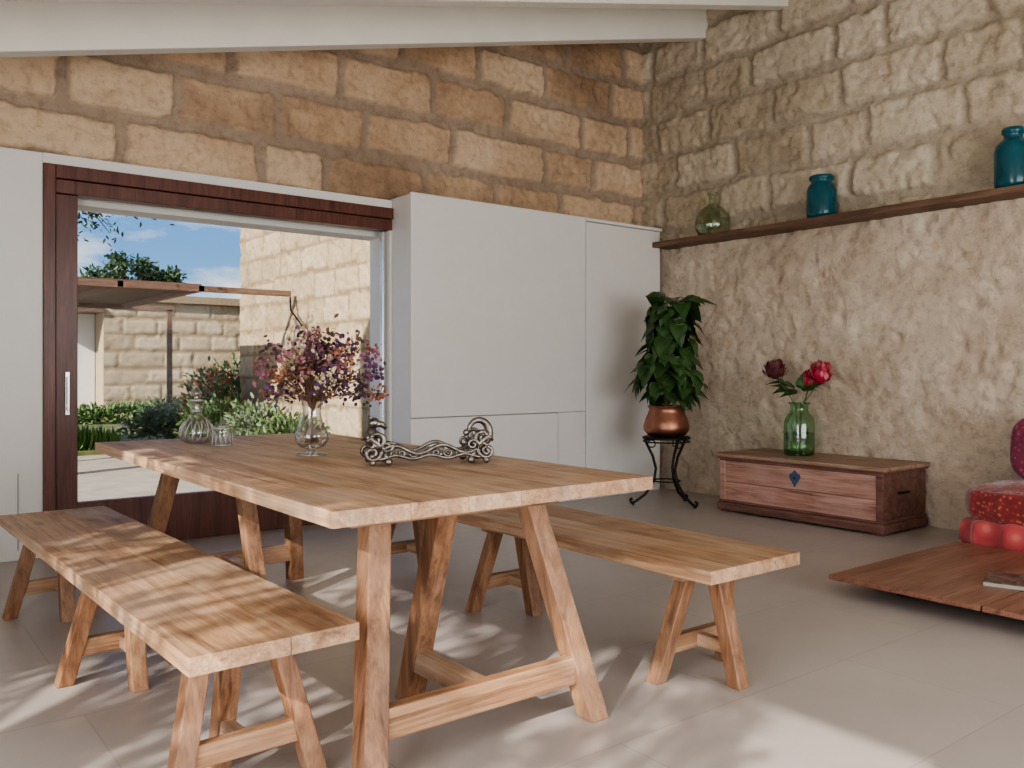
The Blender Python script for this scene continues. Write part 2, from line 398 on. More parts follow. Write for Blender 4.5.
# ---------------- sliding door ----------------
dr=empty('door_1',(2.08,5.68,0))
def db(name,x0,x1,y0,y1,z0,z1,mat=M_brown,bev=0.004):
    q=MB();q.box(x0,x1,y0,y1,z0,z1);return q.build(name,mat,parent=dr,bevel=bev,origin=(2.08,5.68,0))
db('jamb_left',0.91,0.975,5.64,5.80,0,2.315)
db('header',0.976,3.25,5.64,5.80,2.235,2.315)
db('header_track',0.976,3.25,5.66,5.76,2.15,2.232)
db('jamb_right',3.225,3.25,5.66,5.80,0,2.15,M_whitewall)
db('stile_left',0.98,1.10,5.68,5.74,0.0,2.148)
db('stile_right',3.19,3.224,5.70,5.75,0.0,2.148,M_steel)
db('rail_bottom',1.101,3.189,5.68,5.74,0.0,0.30)
db('glass',1.101,3.189,5.705,5.711,0.301,2.149,M_pane,0)
db('handle_plate',1.03,1.055,5.665,5.68,0.83,1.09,M_steel,0.003)
db('handle_grip',1.036,1.05,5.64,5.652,0.86,1.06,M_steel,0.003)
db('handle_pin',1.038,1.048,5.65,5.668,0.88,0.90,M_steel,0.0)
db('handle_pin_2',1.038,1.048,5.65,5.668,1.02,1.04,M_steel,0.0)
# ---------------- table ----------------
T=(1.48,3.13,0)
tb=empty('dining_table',T)
def part(par,org,name,fn,mat,bev=0.004):
    q=MB();fn(q);return q.build(name,mat,parent=par,bevel=bev,origin=org)
tx0,tx1,ty0,ty1,tz=0.92,2.04,1.89,4.38,0.76
edges=[tx0,1.14,1.32,1.50,1.68,1.85,tx1]
for i in range(6):
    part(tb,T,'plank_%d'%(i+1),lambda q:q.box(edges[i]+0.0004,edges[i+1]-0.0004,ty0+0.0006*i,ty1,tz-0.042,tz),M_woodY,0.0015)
def trestle_table(yt,sg,tag):
    zt=tz-0.043
    part(tb,T,'crossrail_'+tag,lambda q:q.box(1.10,1.86,yt-0.05,yt+0.05,zt-0.055,zt),M_woodX)
    A=((1.20,yt,zt-.02),(1.075,yt+sg*0.20,0));B=((1.76,yt,zt-.02),(1.87,yt+sg*0.20,0));C=((1.48,yt-sg*0.06,zt-.02),(1.49,yt-sg*0.29,0))
    for n_,(t,f) in zip('abc',(A,B,C)):
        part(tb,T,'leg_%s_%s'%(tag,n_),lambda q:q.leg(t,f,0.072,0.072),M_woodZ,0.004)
        part(tb,T,'foot_pad_%s_%s'%(tag,n_),lambda q:q.leg((f[0],f[1],0.006),f,0.06,0.06),M_iron,0)
    L=lambda P,z:tuple(P[1][k]+(P[0][k]-P[1][k])*z/P[0][2] for k in(0,1))
    a=L(A,.15);b_=L(B,.15);c_=L(C,.15)
    part(tb,T,'stretcher_'+tag,lambda q:q.box(a[0],b_[0],a[1]-.022,a[1]+.022,0.11,0.195),M_woodX)
    y0,y1=sorted((a[1],c_[1]))
    part(tb,T,'spreader_'+tag,lambda q:q.box(1.46,1.51,y0,y1,0.115,0.185),M_woodY)
trestle_table(2.19,-1,'near');trestle_table(4.08,1,'far')
# ---------------- benches ----------------
def bench(x0,x1,y0,y1,trs,rot=0):
    cx=(x0+x1)/2;O=(cx,(y0+y1)/2,0);e=empty('bench',O);zt=0.45;e.rotation_euler=(0,0,rot)
    xm=cx+.03
    part(e,O,'plank_1',lambda q:q.box(x0,xm-0.0006,y0,y1,zt-.045,zt),M_woodY,.002)
    part(e,O,'plank_2',lambda q:q.box(xm+0.0006,x1,y0,y1,zt-.045,zt),M_woodY,.002)
    for i,(yt,sg) in enumerate(trs):
        z=zt-.046
        part(e,O,'crossrail_%d'%i,lambda q:q.box(x0+.06,x1-.06,yt-.03,yt+.03,z-.03,z),M_woodX)
        A=((cx-.10,yt+sg*.02,z-.01),(cx-.19,yt+sg*.09,0));B=((cx+.10,yt+sg*.02,z-.01),(cx+.19,yt+sg*.09,0));C=((cx,yt-sg*.02,z-.01),(cx,yt-sg*.12,0))
        for n_,(t,f) in zip('abc',(A,B,C)):
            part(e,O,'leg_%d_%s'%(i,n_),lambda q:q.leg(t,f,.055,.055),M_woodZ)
            part(e,O,'pad_%d_%s'%(i,n_),lambda q:q.leg((f[0],f[1],.005),f,.045,.045),M_iron,0)
        L=lambda P,zz:tuple(P[1][k]+(P[0][k]-P[1][k])*zz/P[0][2] for k in(0,1))
        a=L(A,.13);b_=L(B,.13);c_=L(C,.13)
        part(e,O,'stretcher_%d'%i,lambda q:q.box(a[0],b_[0],a[1]-.018,a[1]+.018,.10,.16),M_woodX)
        yy=sorted((a[1],c_[1]))
        part(e,O,'spreader_%d'%i,lambda q:q.box(cx-.018,cx+.018,yy[0],yy[1],.105,.15),M_woodY)
    return e
b1=bench(0.575,1.01,1.98,4.44,[(2.26,-1),(3.24,1),(4.28,1)],.028)
b2=bench(2.20,2.69,1.79,4.33,[(1.99,1),(3.11,1),(4.02,1)])
# ---------------- table items ----------------
tz=tz+.0005
O=(1.29,4.06,tz)
e=empty('glass_decanter',O)
def lobj(name,prof,mat,e,O,seg=40,op=True):
    q=MB();q.open=op;q.lathe(prof,*O,seg=seg);return q.build(name,mat,e,True,origin=O)
lobj('body',[(0.045,0.0),(0.068,0.012),(0.078,0.04),(0.072,0.075),(0.05,0.105),(0.028,0.125),(0.019,0.15),(0.018,0.185),(0.028,0.198)],M_clear,e,O)
lobj('stopper',[(0.012,0.185),(0.014,0.2),(0.008,0.205),(0.018,0.222),(0.02,0.235),(0.008,0.256)],M_clear,e,O,16,False)
q=MB()
for k in range(14):
    a=k*math.pi/7
    q.tube([(O[0]+r*math.cos(a+t),O[1]+r*math.sin(a+t),O[2]+z) for r,z,t in((.06,.008,0),(.078,.04,.12),(.073,.075,.24),(.051,.105,.36))],.003,5)
q.tube([(O[0]+.02*math.cos(t),O[1]+.02*math.sin(t),O[2]+.15) for t in np.linspace(0,6.283,20)],.004,6)
q.tube([(O[0]+.028*math.cos(t),O[1]+.028*math.sin(t),O[2]+.198) for t in np.linspace(0,6.283,20)],.004,6)
M_crystal=plain('crystal',srgb(236,238,236),0.08,0,0.6,var=0.03)
q.build('cut_ribs',M_crystal,e,True,origin=O)
O=(1.33,3.83,tz);e=empty('glass_jar',O)
lobj('body',[(0.036,0),(0.043,0.008),(0.042,0.06),(0.036,0.075),(0.042,0.082)],M_clear,e,O,24)
lobj('lid',[(0.042,0.082),(0.032,0.095),(0.01,0.1),(0.012,0.11),(0.004,0.116)],M_clear,e,O,24)
q=MB()
for k in range(12):
    a=k*math.pi/6;q.tube([(O[0]+.043*math.cos(a),O[1]+.043*math.sin(a),O[2]+z) for z in(.008,.06)],.0028,5)
for z in(.005,.08): q.tube([(O[0]+.042*math.cos(t),O[1]+.042*math.sin(t),O[2]+z) for t in np.linspace(0,6.283,24)],.0035,6)
q.build('cut_ribs',M_crystal,e,True,origin=O)
O=(1.47,3.20,tz);e=empty('flower_vase',O)
lobj('glass_body',[(0.062,0),(0.06,0.006),(0.014,0.014),(0.012,0.022),(0.05,0.035),(0.066,0.06),(0.066,0.085),(0.045,0.125),(0.034,0.17),(0.04,0.21),(0.05,0.235)],M_clear,e,O)
q=MB()
SX,SY=.035*.79,-.035*.613
for i in range(90):
    a=2*math.pi*i/90*7.3;r=random.uniform(0,.03)
    a2=a+random.uniform(-.4,.4);R=random.uniform(.02,.25);h=random.uniform(.29,.51)-R*.35
    p0=(O[0]+r*math.cos(a+3.1),O[1]+r*math.sin(a+3.1),O[2]+.05);p1=(O[0]+.6*r*math.cos(a),O[1]+.6*r*math.sin(a),O[2]+.21);p2=(O[0]+SX+R*math.cos(a2),O[1]+SY+R*math.sin(a2),O[2]+h)
    q.tube([p0,p1,tuple((p1[k]*.5+p2[k]*.5+(0.01 if k==2 else 0)) for k in range(3)),p2],.0016,4,2)
    mi=random.choice([0,0,1,1,2,4,3,5])
    for j in range(random.randint(12,20)):
        c=tuple(p2[k]+random.gauss(0,.022 if k<2 else .026) for k in range(3))
        if random.random()<.5: q.ball(c,random.uniform(.004,.010),6,4,mi=mi)
        else: q.leaf(c,(random.gauss(0,1),random.gauss(0,1),random.gauss(.4,1)),(random.gauss(0,1),random.gauss(0,1),1),random.uniform(.015,.032),random.uniform(.014,.022),mi=mi)
for i in range(60):
    a=random.uniform(0,6.28);R=random.uniform(.02,.18);h=random.uniform(.22,.42)
    q.leaf((O[0]+R*math.cos(a),O[1]+R*math.sin(a),O[2]+h),(math.cos(a),math.sin(a),random.uniform(-.2,.9)),(0,0,1),random.uniform(.03,.06),.018,mi=random.choice([2,5,2]))
q.build('dried_flower_bouquet',M_dp,e,False,origin=O)
# ornate silver centrepiece
O=(1.665,2.65,tz);e=empty('silver_centrepiece',O)
ang=math.atan2(-0.13,0.33)
ca,sa=math.cos(ang),math.sin(ang)
def W(x,y,z):
    x*=1.24;y*=1.5;z*=1.08
    return (O[0]+x*ca-y*sa,O[1]+x*sa+y*ca,O[2]+max(z,.002)+.004)
q=MB()
K=1.45
def tb_(pts,r,seg=8): q.tube(pts,[x*K for x in r] if isinstance(r,(list,tuple)) else r*K,seg)
def scroll(cx,cy,cz_,r,turn=1.5,flip=1,rad=.005,start=0):
    pts=[]
    for i in range(26):
        t=i/25;a=start+flip*t*turn*2*math.pi;rr=r*(1-.8*t)
        pts.append(W(cx+rr*math.cos(a),cy,cz_+rr*math.sin(a)))
    tb_(pts,[rad*(1-.4*i/25) for i in range(26)],8)
for sy in(-.045,.045):
    tb_([W(-.14+.28*i/30,sy,.050+.014*math.sin(i/30*math.pi*4)) for i in range(31)],.005,8)
    tb_([W(-.15+.30*i/30,sy,.026-.006*math.cos(i/30*math.pi*6)) for i in range(31)],.0045,8)
    for k in range(8):
        scroll(-.118+.034*k,sy,.038,.014,1.3,1 if k%2 else -1,.0032,math.pi*(k%2))
    for sx in(-1,1):
        scroll(sx*.165,sy,.040,.028,1.6,sx,.0065,math.pi/2);scroll(sx*.155,sy,.085,.026,1.4,-sx,.006,-math.pi/2)
        scroll(sx*.125,sy,.062,.018,1.3,sx,.005,0)
        tb_([W(sx*.14,sy,.045),W(sx*.15,sy,.07),W(sx*.17,sy,.09),W(sx*.185,sy,.075)],[.006,.008,.007,.004],8)
        q.ball(W(sx*.165,sy,.010),.012,10,6);q.ball(W(sx*.12,sy,.012),.014,10,6);tb_([W(sx*.12,sy,.014),W(sx*.13,sy,.04)],.006,8)
for sx in(-1,1):
    for z_,r_ in((.03,.006),(.06,.005),(.095,.0055)): tb_([W(sx*.165,-.05,z_),W(sx*.175,0,z_+.006),W(sx*.165,.05,z_)],r_,8)
tb_([W(-.15,0,.06),W(-.165,0,.09),W(-.16,0,.12)],[.016,.018,.010],12);q.ball(W(-.155,0,.136),.020,12,8,sc=(1.1,.9,1))
tb_([W(-.15,0,.134),W(-.13,0,.130),W(-.12,0,.116)],[.010,.008,.005],8)
for s_ in(-1,1): tb_([W(-.162,s_*.01,.146),W(-.168,s_*.016,.158)],[.006,.002],6); tb_([W(-.155,s_*.02,.1),W(-.135,s_*.028,.08),W(-.125,s_*.026,.055)],[.008,.006,.005],8)
pts=[];rs=[]
for i in range(24):
    t=i/23;a=-1.2+t*4.4;pts.append(W(.155+.034*math.cos(a)*(1-.15*t),0,.100+.040*math.sin(a)));rs.append(.013*(1-.6*t))
tb_(pts,rs,12);q.ball(W(.118,0,.098),.013,10,6)
tb_([W(.14,0,.055),W(.165,0,.065)],[.016,.014],10)
q.build('silver_scrollwork',M_silver,e,True,origin=O)
q=MB()
vs=[];n_=32
for (r,z) in((.0,.026),(.9,.026),(1.0,.040)):
    for k in range(n_):
        a=2*math.pi*k/n_;vs.append(W(.13*r*math.copysign(abs(math.cos(a))**.7,math.cos(a)),.04*r*math.copysign(abs(math.sin(a))**.7,math.sin(a)),z))
q.add(vs,[(i*n_+k,i*n_+(k+1)%n_,(i+1)*n_+(k+1)%n_,(i+1)*n_+k) for i in range(2) for k in range(n_)]);q.build('glass_dish',M_clear,e,True,origin=O)
# ---------------- plant stand ----------------
O=(5.275,4.75,0);e=empty('plant_stand',O);q=MB()
zt=.555
def ring(cx,cy,z,r,t,n=32): q.tube([(cx+r*math.cos(2*math.pi*i/n),cy+r*math.sin(2*math.pi*i/n),z) for i in range(n+1)],t,8)
ring(O[0],O[1],zt-.006,.185,.010);ring(O[0],O[1],zt-.035,.185,.006);q.lathe([(.18,zt-.004),(.18,zt+.002)],O[0],O[1],0,32);ring(O[0],O[1],.20,.11,.006)
for k in range(3):
    a=math.radians((142,277,7)[k])
    prof=[(.175,zt-.01),(.16,.50),(.11,.40),(.085,.30),(.10,.20),(.17,.09),(.25,.03),(.285,.02),(.295,.045),(.275,.055)]
    pts=[]
    for i in range(len(prof)-1):
        for s_ in range(4):
            t=s_/4;pts.append((prof[i][0]*(1-t)+prof[i+1][0]*t,prof[i][1]*(1-t)+prof[i+1][1]*t))
    pts.append(prof[-1])
    q.tube([(O[0]+r*math.cos(a),O[1]+r*math.sin(a),z) for r,z in pts],.011,8)
    q.ball((O[0]+.27*math.cos(a),O[1]+.27*math.sin(a),.012),.012,8,6)
    q.tube([(O[0]+(.12+.03*math.cos(t))*math.cos(a),O[1]+(.12+.03*math.cos(t))*math.sin(a),.50+.03*math.sin(t)) for t in np.linspace(0,5.5,18)],.005,6)
q.build('iron_frame',M_iron,e,True,origin=O)
O=(5.275,4.75,zt+.004);e=empty('potted_pothos',O);q=MB()
q.lathe([(.10,0),(.15,.012),(.182,.05),(.186,.085),(.170,.14),(.146,.195),(.138,.225),(.150,.245),(.156,.25),(.148,.25),(.134,.225),(.12,.2)],*O,seg=48);q.build('copper_pot',M_copper,e,True,origin=O)
q=MB();q.lathe([(.13,.2),(.13,.215)],*O,seg=24);q.build('soil',M_soil,e,origin=O)
q=MB();q.tube([(O[0],O[1],O[2]+.2),(O[0]+.01,O[1],O[2]+.6),(O[0]+.02,O[1],O[2]+.98)],.02,8,1)
for i in range(185):
    t=(i+random.random())/185;z=.27+.82*t
    R=(.21+.05*math.sin(t*7+.5))*(1-.30*t**3)*(1 if t>.15 else .75)+random.uniform(-.07,.05)
    a=random.uniform(0,6.283);cx=O[0]+.05*t;cy=O[1]-.035*t
    p=(cx+R*.8*math.cos(a),cy+R*.8*math.sin(a),O[2]+z+.04)
    el=random.uniform(-1.3,-.1)+(.8 if t>.93 else 0)
    d=(math.cos(a)*math.cos(el)+random.uniform(-.3,.3),math.sin(a)*math.cos(el)+random.uniform(-.3,.3),math.sin(el))
    nn=(math.cos(a)+random.uniform(-.3,.3),math.sin(a)+random.uniform(-.3,.3),.6)
    Ls=random.uniform(.12,.19)
    q.leaf(p,d,nn,Ls,Ls*.95,.3,True,0)
    if i%2==0: q.tube([(cx,cy,p[2]-.05),((cx+p[0])/2,(cy+p[1])/2,p[2]+.01),p],.003,4,1)
q.build('foliage',[M_pothos,M_stem],e,True,origin=O)
# ---------------- chest ----------------
cx0,cx1,cy0,cy1=5.41,5.995,2.96,4.33
O=((cx0+cx1)/2,(cy0+cy1)/2,0);e=empty('wooden_chest',O)
P=lambda n,f,m_,b_=.004:part(e,O,n,f,m_,b_)
P('body',lambda q:q.box(cx0+.015,cx1-.01,cy0+.02,cy1-.02,.05,.42),M_chD)
P('front_board_upper',lambda q:q.box(cx0+.004,cx0+.02,cy0+.06,cy1-.06,.235,.405),M_chF)
P('front_board_lower',lambda q:q.box(cx0+.004,cx0+.02,cy0+.06,cy1-.06,.09,.232),M_chF)
P('front_stile_1',lambda q:q.box(cx0-.002,cx0+.02,cy0+.015,cy0+.065,.05,.42),M_chD)
P('front_stile_2',lambda q:q.box(cx0-.002,cx0+.02,cy1-.065,cy1-.015,.05,.42),M_chF)
P('front_moulding',lambda q:q.box(cx0-.006,cx0+.02,cy0+.015,cy1-.015,.395,.42),M_chD,.006)
P('plinth_1',lambda q:q.box(cx0-.02,cx1,cy0,cy1,.012,.075),M_chD,.012)
P('plinth_2',lambda q:q.box(cx0-.008,cx1,cy0+.01,cy1-.01,.075,.095),M_chD,.008)
for k,(a,b_) in enumerate(((cx0,cy0+.02),(cx0,cy1-.1),(cx1-.09,cy0+.02),(cx1-.09,cy1-.1))): P('foot_%d'%k,lambda q:q.box(a,a+.08,b_,b_+.08,0,.02),M_chD)
P('lid',lambda q:q.box(cx0-.025,cx1,cy0-.015,cy1+.01,.425,.455),M_chL,.008)
P('lid_strap',lambda q:q.box(cx0-.015,cx1,cy0,cy1,.412,.43),M_chD,.004)
for k in range(2): P('side_handle_%d'%k,lambda q:q.box(cx0+.2,cx0+.34,cy0+.008,cy0+.022,.26,.275) if k==0 else q.box(cx0+.2,cx0+.34,cy1-.022,cy1-.008,.26,.275),M_iron,.003)
q=MB();pts=[(0,.062),(.014,.040),(.030,.034),(.036,.018),(.030,.0),(.018,-.022),(.008,-.04),(0,-.062),(-.008,-.04),(-.018,-.022),(-.030,.0),(-.036,.018),(-.030,.034),(-.014,.040)]
n_=len(pts)
ym=(cy0+cy1)/2
vs=[(cx0-.004,ym-x*1.25,.315+y) for x,y in pts]+[(cx0+.006,ym-x*1.25,.315+y) for x,y in pts]
q.add(vs,[tuple(range(n_)),tuple(range(2*n_-1,n_-1,-1))]+[(i,i+n_,(i+1)%n_+n_,(i+1)%n_) for i in range(n_)])
q.ball((cx0-.006,ym,.32),.008,8,6,mi=1);q.build('lock_escutcheon',[plain('blue_iron',srgb(84,104,136),.4,.4),M_iron],e,origin=O)
# vase on chest
O=(5.70,3.80,.4555);e=empty('green_glass_vase',O)
lobj('glass_body',[(.085,0),(.108,.01),(.114,.05),(.112,.24),(.10,.285),(.072,.32),(.062,.345),(.064,.37),(.078,.395)],M_green,e,O)
lobj('water',[(.08,.006),(.102,.015),(.107,.05),(.106,.17)],M_gpale,e,O,op=False)
q=MB()
for z,r in((.395,.078),(.012,.104)): q.tube([(O[0]+r*math.cos(t),O[1]+r*math.sin(t),O[2]+z) for t in np.linspace(0,6.283,32)],.005,6)
q.build('rims',M_green,e,True,origin=O)
rx,ry=.79,-.613
def lat(l,z,fw=0): return (O[0]+l*rx+fw*.613,O[1]+l*ry+fw*.79,z)
q=MB()
def bloom(c,R,mi,mi2=None):
    for i in range(120):
        th=random.uniform(0,6.283);ph=math.asin(random.uniform(-.6,1))
        n=Vector((math.cos(ph)*math.cos(th),math.cos(ph)*math.sin(th),math.sin(ph)))
        rr=R*random.uniform(.35,.75)
        tdir=(Vector((0,0,1))+n*.9+Vector((random.gauss(0,.3),random.gauss(0,.3),0))).normalized()
        q.leaf(Vector(c)+n*rr,tdir,n*-1,R*random.uniform(.4,.6),R*.5,-.35,False,mi if (mi2 is None or random.random()<.65) else mi2)
    q.ball(c,R*.5,10,8,mi=mi)
c1=lat(-.185,1.08);c2=lat(.16,1.05);c3=lat(.10,1.00,.06)
bloom(c1,.10,1,None);bloom(c2,.11,0,4);bloom(c3,.09,0,4)
for c in(c1,c2,c3): q.tube([(O[0],O[1],O[2]+.03),(O[0]+(c[0]-O[0])*.15,O[1]+(c[1]-O[1])*.15,O[2]+.38),(O[0]+(c[0]-O[0])*.6,O[1]+(c[1]-O[1])*.6,c[2]-.12),c],.005,6,2)
for l,z,dl in((-.05,.97,-1),(-.12,1.0,-1),(-.03,.93,-1),(.04,.95,1),(.09,.98,1),(.0,.98,.3),(-.09,.95,-.6)):
    for k in range(2):
        q.leaf(lat(l,z),(dl*rx+random.uniform(-.3,.3),dl*ry+random.uniform(-.3,.3),random.uniform(-.1,.8)),(random.uniform(-.5,.2),-.5,1),.13,.07,.3,True,3)
q.build('cut_flowers',[M_red,M_dred,M_stem,M_pothos,M_pink],e,True,origin=O)
# ---------------- shelf + bottles ----------------
q=MB();q.box(5.80,6.06,-2.9,5.40,2.215,2.262);q.build('wall_shelf',M_shelf,bevel=.006,origin=(5.93,1.2,2.24))
zS=2.263
O=(5.92,4.80,zS);e=empty('glass_demijohn',O)
lobj('body',[(.09,0),(.125,.012),(.146,.06),(.148,.11),(.135,.17),(.10,.22),(.055,.255),(.034,.275),(.030,.33),(.034,.345),(.042,.35),(.042,.37),(.034,.375)],M_gpale,e,O)
O=(5.92,3.75,zS);e=empty('teal_glass_jar',O);q=MB()
q.lathe([(.09,0),(.108,.01),(.112,.03),(.112,.21),(.105,.24),(.082,.27),(.075,.28),(.09,.295),(.095,.31),(.088,.325),(.07,.325),(.07,.28)],*O,seg=40);q.build('body',M_teal,e,True,origin=O)
O=(5.92,2.38,zS);e=empty('teal_glass_bottle',O);q=MB()
q.lathe([(.09,0),(.105,.01),(.110,.03),(.110,.24),(.102,.275),(.075,.305),(.056,.32),(.054,.345),(.066,.355),(.068,.375),(.06,.39),(.048,.39),(.046,.33)],*O,seg=40);q.build('body',M_teal,e,True,origin=O)
# ---------------- low platform + cushions ----------------
O=(4.46,1.6,0);e=empty('low_wooden_platform',O)
P=lambda n,f,m_,b_=.004:part(e,O,n,f,m_,b_)
P('board_1',lambda q:q.box(3.80,5.12,1.66,2.37,.075,.10),M_rust)
P('board_2',lambda q:q.box(3.80,5.12,0.85,1.652,.075,.10),M_rust)
P('frame',lambda q:q.box(4.0,5.0,1.0,2.2,.03,.075),M_chD)
for k,(a,b_) in enumerate(((4.05,1.05),(4.9,1.05),(4.05,2.1),(4.9,2.1))): P('foot_%d'%k,lambda q:q.box(a,a+.06,b_,b_+.06,0,.03),M_iron)
O=(4.34,1.67,.101);e=empty('magazine',O)
def rb(q,cx,cy,z0,z1,w,l,a):
    c,s=math.cos(a),math.sin(a);p=[(cx+x*c-y*s,cy+x*s+y*c) for x,y in((-w/2,-l/2),(w/2,-l/2),(w/2,l/2),(-w/2,l/2))]
    q.add([(x,y,z0) for x,y in p]+[(x,y,z1) for x,y in p],[(0,3,2,1),(4,5,6,7),(0,1,5,4),(1,2,6,5),(2,3,7,6),(3,0,4,7)])
q=MB();rb(q,4.34,1.67,.101,.118,.26,.36,.3);q.build('pages',plain('paper',srgb(170,164,154),.7),e,origin=O)
mm,nt,b=newmat('magazine_cover');n_=noise(nt,objco(nt),9,3);nt.links.new(ramp(nt,n_,[(.35,srgb(40,36,34)),(.5,srgb(120,110,100)),(.62,srgb(60,50,46)),(.75,srgb(190,180,170))]),b.inputs['Base Color']);b.inputs['Roughness'].default_value=.25
q=MB();rb(q,4.34,1.67,.118,.121,.265,.365,.3);q.build('cover',mm,e,origin=O)
def cushmat(name,a,b_,c_,sc):
    m,nt,b=newmat(name);co=objco(nt)
    v=nt.nodes.new('ShaderNodeTexVoronoi');v.inputs['Scale'].default_value=sc;nt.links.new(co,v.inputs['Vector'])
    w=nt.nodes.new('ShaderNodeTexWave');w.inputs['Scale'].default_value=sc*.5;w.inputs['Distortion'].default_value=3;nt.links.new(co,w.inputs['Vector'])
    c=ramp(nt,v.outputs['Distance'],[(.15,c_),(.3,a),(.6,b_)]);c=mixc(nt,.25,c,w.outputs[0],'MULTIPLY')
    nt.links.new(c,b.inputs['Base Color']);b.inputs['Roughness'].default_value=.9;b.inputs['Sheen Weight'].default_value=.4
    bump(nt,b,noise(nt,co,120,2),.4,.003);return m
M_c1=cushmat('cushion_coral',srgb(190,84,84),srgb(176,66,70),srgb(204,112,102),10)
M_c2=cushmat('cushion_red',srgb(158,58,52),srgb(134,44,44),srgb(196,122,96),40)
M_c3=cushmat('cushion_magenta',srgb(146,54,84),srgb(120,40,70),srgb(186,94,98),34)
def cushion(name,x0,x1,y0,y1,z0,z1,mat,par,org,tuft=.012,wave=True,wa=.02,tilt=0):
    q=MB();cx,cy,cz_=(x0+x1)/2,(y0+y1)/2,(z0+z1)/2;hx,hy,hz=(x1-x0)/2,(y1-y0)/2,(z1-z0)/2
    nu,nv=200,32;vs=[];fs=[]
    def sp(v,p): return math.copysign(abs(v)**p,v)
    for i in range(nv+1):
        ph=-math.pi/2+math.pi*i/nv
        for k in range(nu):
            th=2*math.pi*k/nu
            x=hx*sp(math.cos(ph),.5)*sp(math.cos(th),.3);y=hy*sp(math.cos(ph),.5)*sp(math.sin(th),.3);z=hz*sp(math.sin(ph),.55)
            w_=0
            if wave: w_=wa*math.cos(ph)*abs(math.cos((x+y)*16))
            tz_=0
            if abs(math.sin(ph))>.4: tz_=-tuft*(1-abs(math.cos(x*14)*math.cos(y*14)))*(1 if z>0 else 0)
            z=max(z+tz_,-hz)
            vs.append((cx+x*(1-w_/hx)+tilt*(z+hz),cy+y*(1-w_/hy),cz_+z))
    for i in range(nv):
        for k in range(nu):
            k2=(k+1)%nu;fs.append((i*nu+k,i*nu+k2,(i+1)*nu+k2,(i+1)*nu+k))
    q.add(vs,fs);q.build(name,mat,par,True,origin=org)
O=(5.58,1.6,0);e=empty('floor_seat_cushions',O)
cushion('mattress',5.14,5.97,0.8,2.43,0,.28,M_c1,e,O,wave=True,wa=.03)
cushion('seat_cushion',5.16,5.97,0.9,2.41,.17,.46,M_c2,e,O,tuft=.022,wa=.012)
cushion('back_cushion',5.68,5.90,1.50,2.33,.40,.84,M_c3,e,O,tuft=0,wave=False,tilt=.10)
# ---------------- exterior ----------------
q_=stone_wall('exterior_wall_garden','right',6.06,12.35,-0.1,4.3,4.55,.035,.62,.33,21.,M_stoneE,mortar=.025,depth=.008,rough=1.3,back=.4)
OB=empty('stone_outbuilding',(5.9,22,0))
def eb(name,x0,x1,y0,y1,z0,z1,mat):
    q=MB();q.box(x0,x1,y0,y1,z0,z1);o=q.build(name,mat,OB,origin=(5.9,22,0));return o
ow=stone_wall('stone_face','back',4.6,9.0,-.1,2.68,21.0,.05,.8,.385,31.,M_stoneE,mortar=.05,depth=.03,back=3.0)
ow.parent=OB;ow.matrix_parent_inverse=Matrix.Translation((-5.9,-22,0))
eb('roof_slab',4.4,9.2,20.8,24.2,2.68,2.85,M_stoneE)
eb('white_annex',3.4,4.58,21.8,24,-.1,2.4,M_whitewall);eb('annex_roof',3.0,4.6,20.9,24,2.4,2.5,M_shelf);eb('annex_doorway',3.45,4.0,21.77,21.81,-.1,1.9,M_iron)
# pergola
O=(2.3,12,0);e=empty('pergola',O)
M_perg=wood('pergola_wood',srgb(92,70,58),srgb(122,94,78),srgb(146,118,98),'X',.7)
P=lambda n,f,m_,b_=.0:part(e,O,n,f,m_,b_)
P('front_beam',lambda q:q.box(-1.0,4.45,10.3,10.36,2.03,2.10),M_perg)
P('back_beam',lambda q:q.box(-1.0,4.1,14.0,14.06,2.03,2.10),M_perg)
def slats(q):
    y=10.36
    while y<14.0: q.box(-1.0,3.35,y,y+.125,2.10,2.125);y+=.13
P('slats',slats,M_perg)
def rafters(q):
    for x in(-.9,.2,1.3,2.4,3.3): q.box(x,x+.06,10.3,14.06,2.035,2.10)
P('rafters',rafters,M_perg)
def posts(q):
    for x in(-.9,4.0): q.box(x,x+.07,14.0,14.07,-.11,2.05)
    q.box(-.9,-.83,10.3,10.37,-.03,2.05)
P('posts',posts,M_perg)
q=MB();q.tube([(4.45,10.33,2.02),(4.40,10.2,1.85),(4.44,9.95,1.65)],.012,6);q.build('bracket',M_iron,e,origin=O)
# shrubs
def shrub(name,c,r,n,L,W_,mats,up=.3,seed=0):
    rs=np.random.RandomState(seed+5);q=MB()
    for i in range(n):
        th=rs.uniform(0,6.283);ph=math.asin(rs.uniform(-.35,1));rr=rs.uniform(.5,1.0)*(1+.22*math.sin(th*3+seed)*math.cos(ph*4))
        d=Vector((math.cos(ph)*math.cos(th),math.cos(ph)*math.sin(th),math.sin(ph)))
        p=(min(c[0]+d.x*r[0]*rr,4.40 if c[1]<13 else 99),c[1]+d.y*r[1]*rr,max(c[2]+d.z*r[2]*rr,0))
        dd=d+Vector((rs.normal(0,.5)-(.4 if p[0]>4.3 and c[1]<13 else 0),rs.normal(0,.5),rs.normal(up,.5)))
        q.leaf(p,dd,(rs.normal(0,1),rs.normal(0,1),rs.normal(.8,.5)),L*rs.uniform(.6,1.3),W_,.2,False,0 if rs.uniform()<.8 else len(mats)-1)
    for k in range(5):
        a=k*1.26;q.tube([(c[0],c[1],-.0),(c[0]+r[0]*.3*math.cos(a),c[1]+r[1]*.3*math.sin(a),c[2]),(c[0]+r[0]*.6*math.cos(a),c[1]+r[1]*.6*math.sin(a),c[2]+r[2]*.5)],.02,5,0)
    return q.build(name,mats,origin=(c[0],c[1],0))
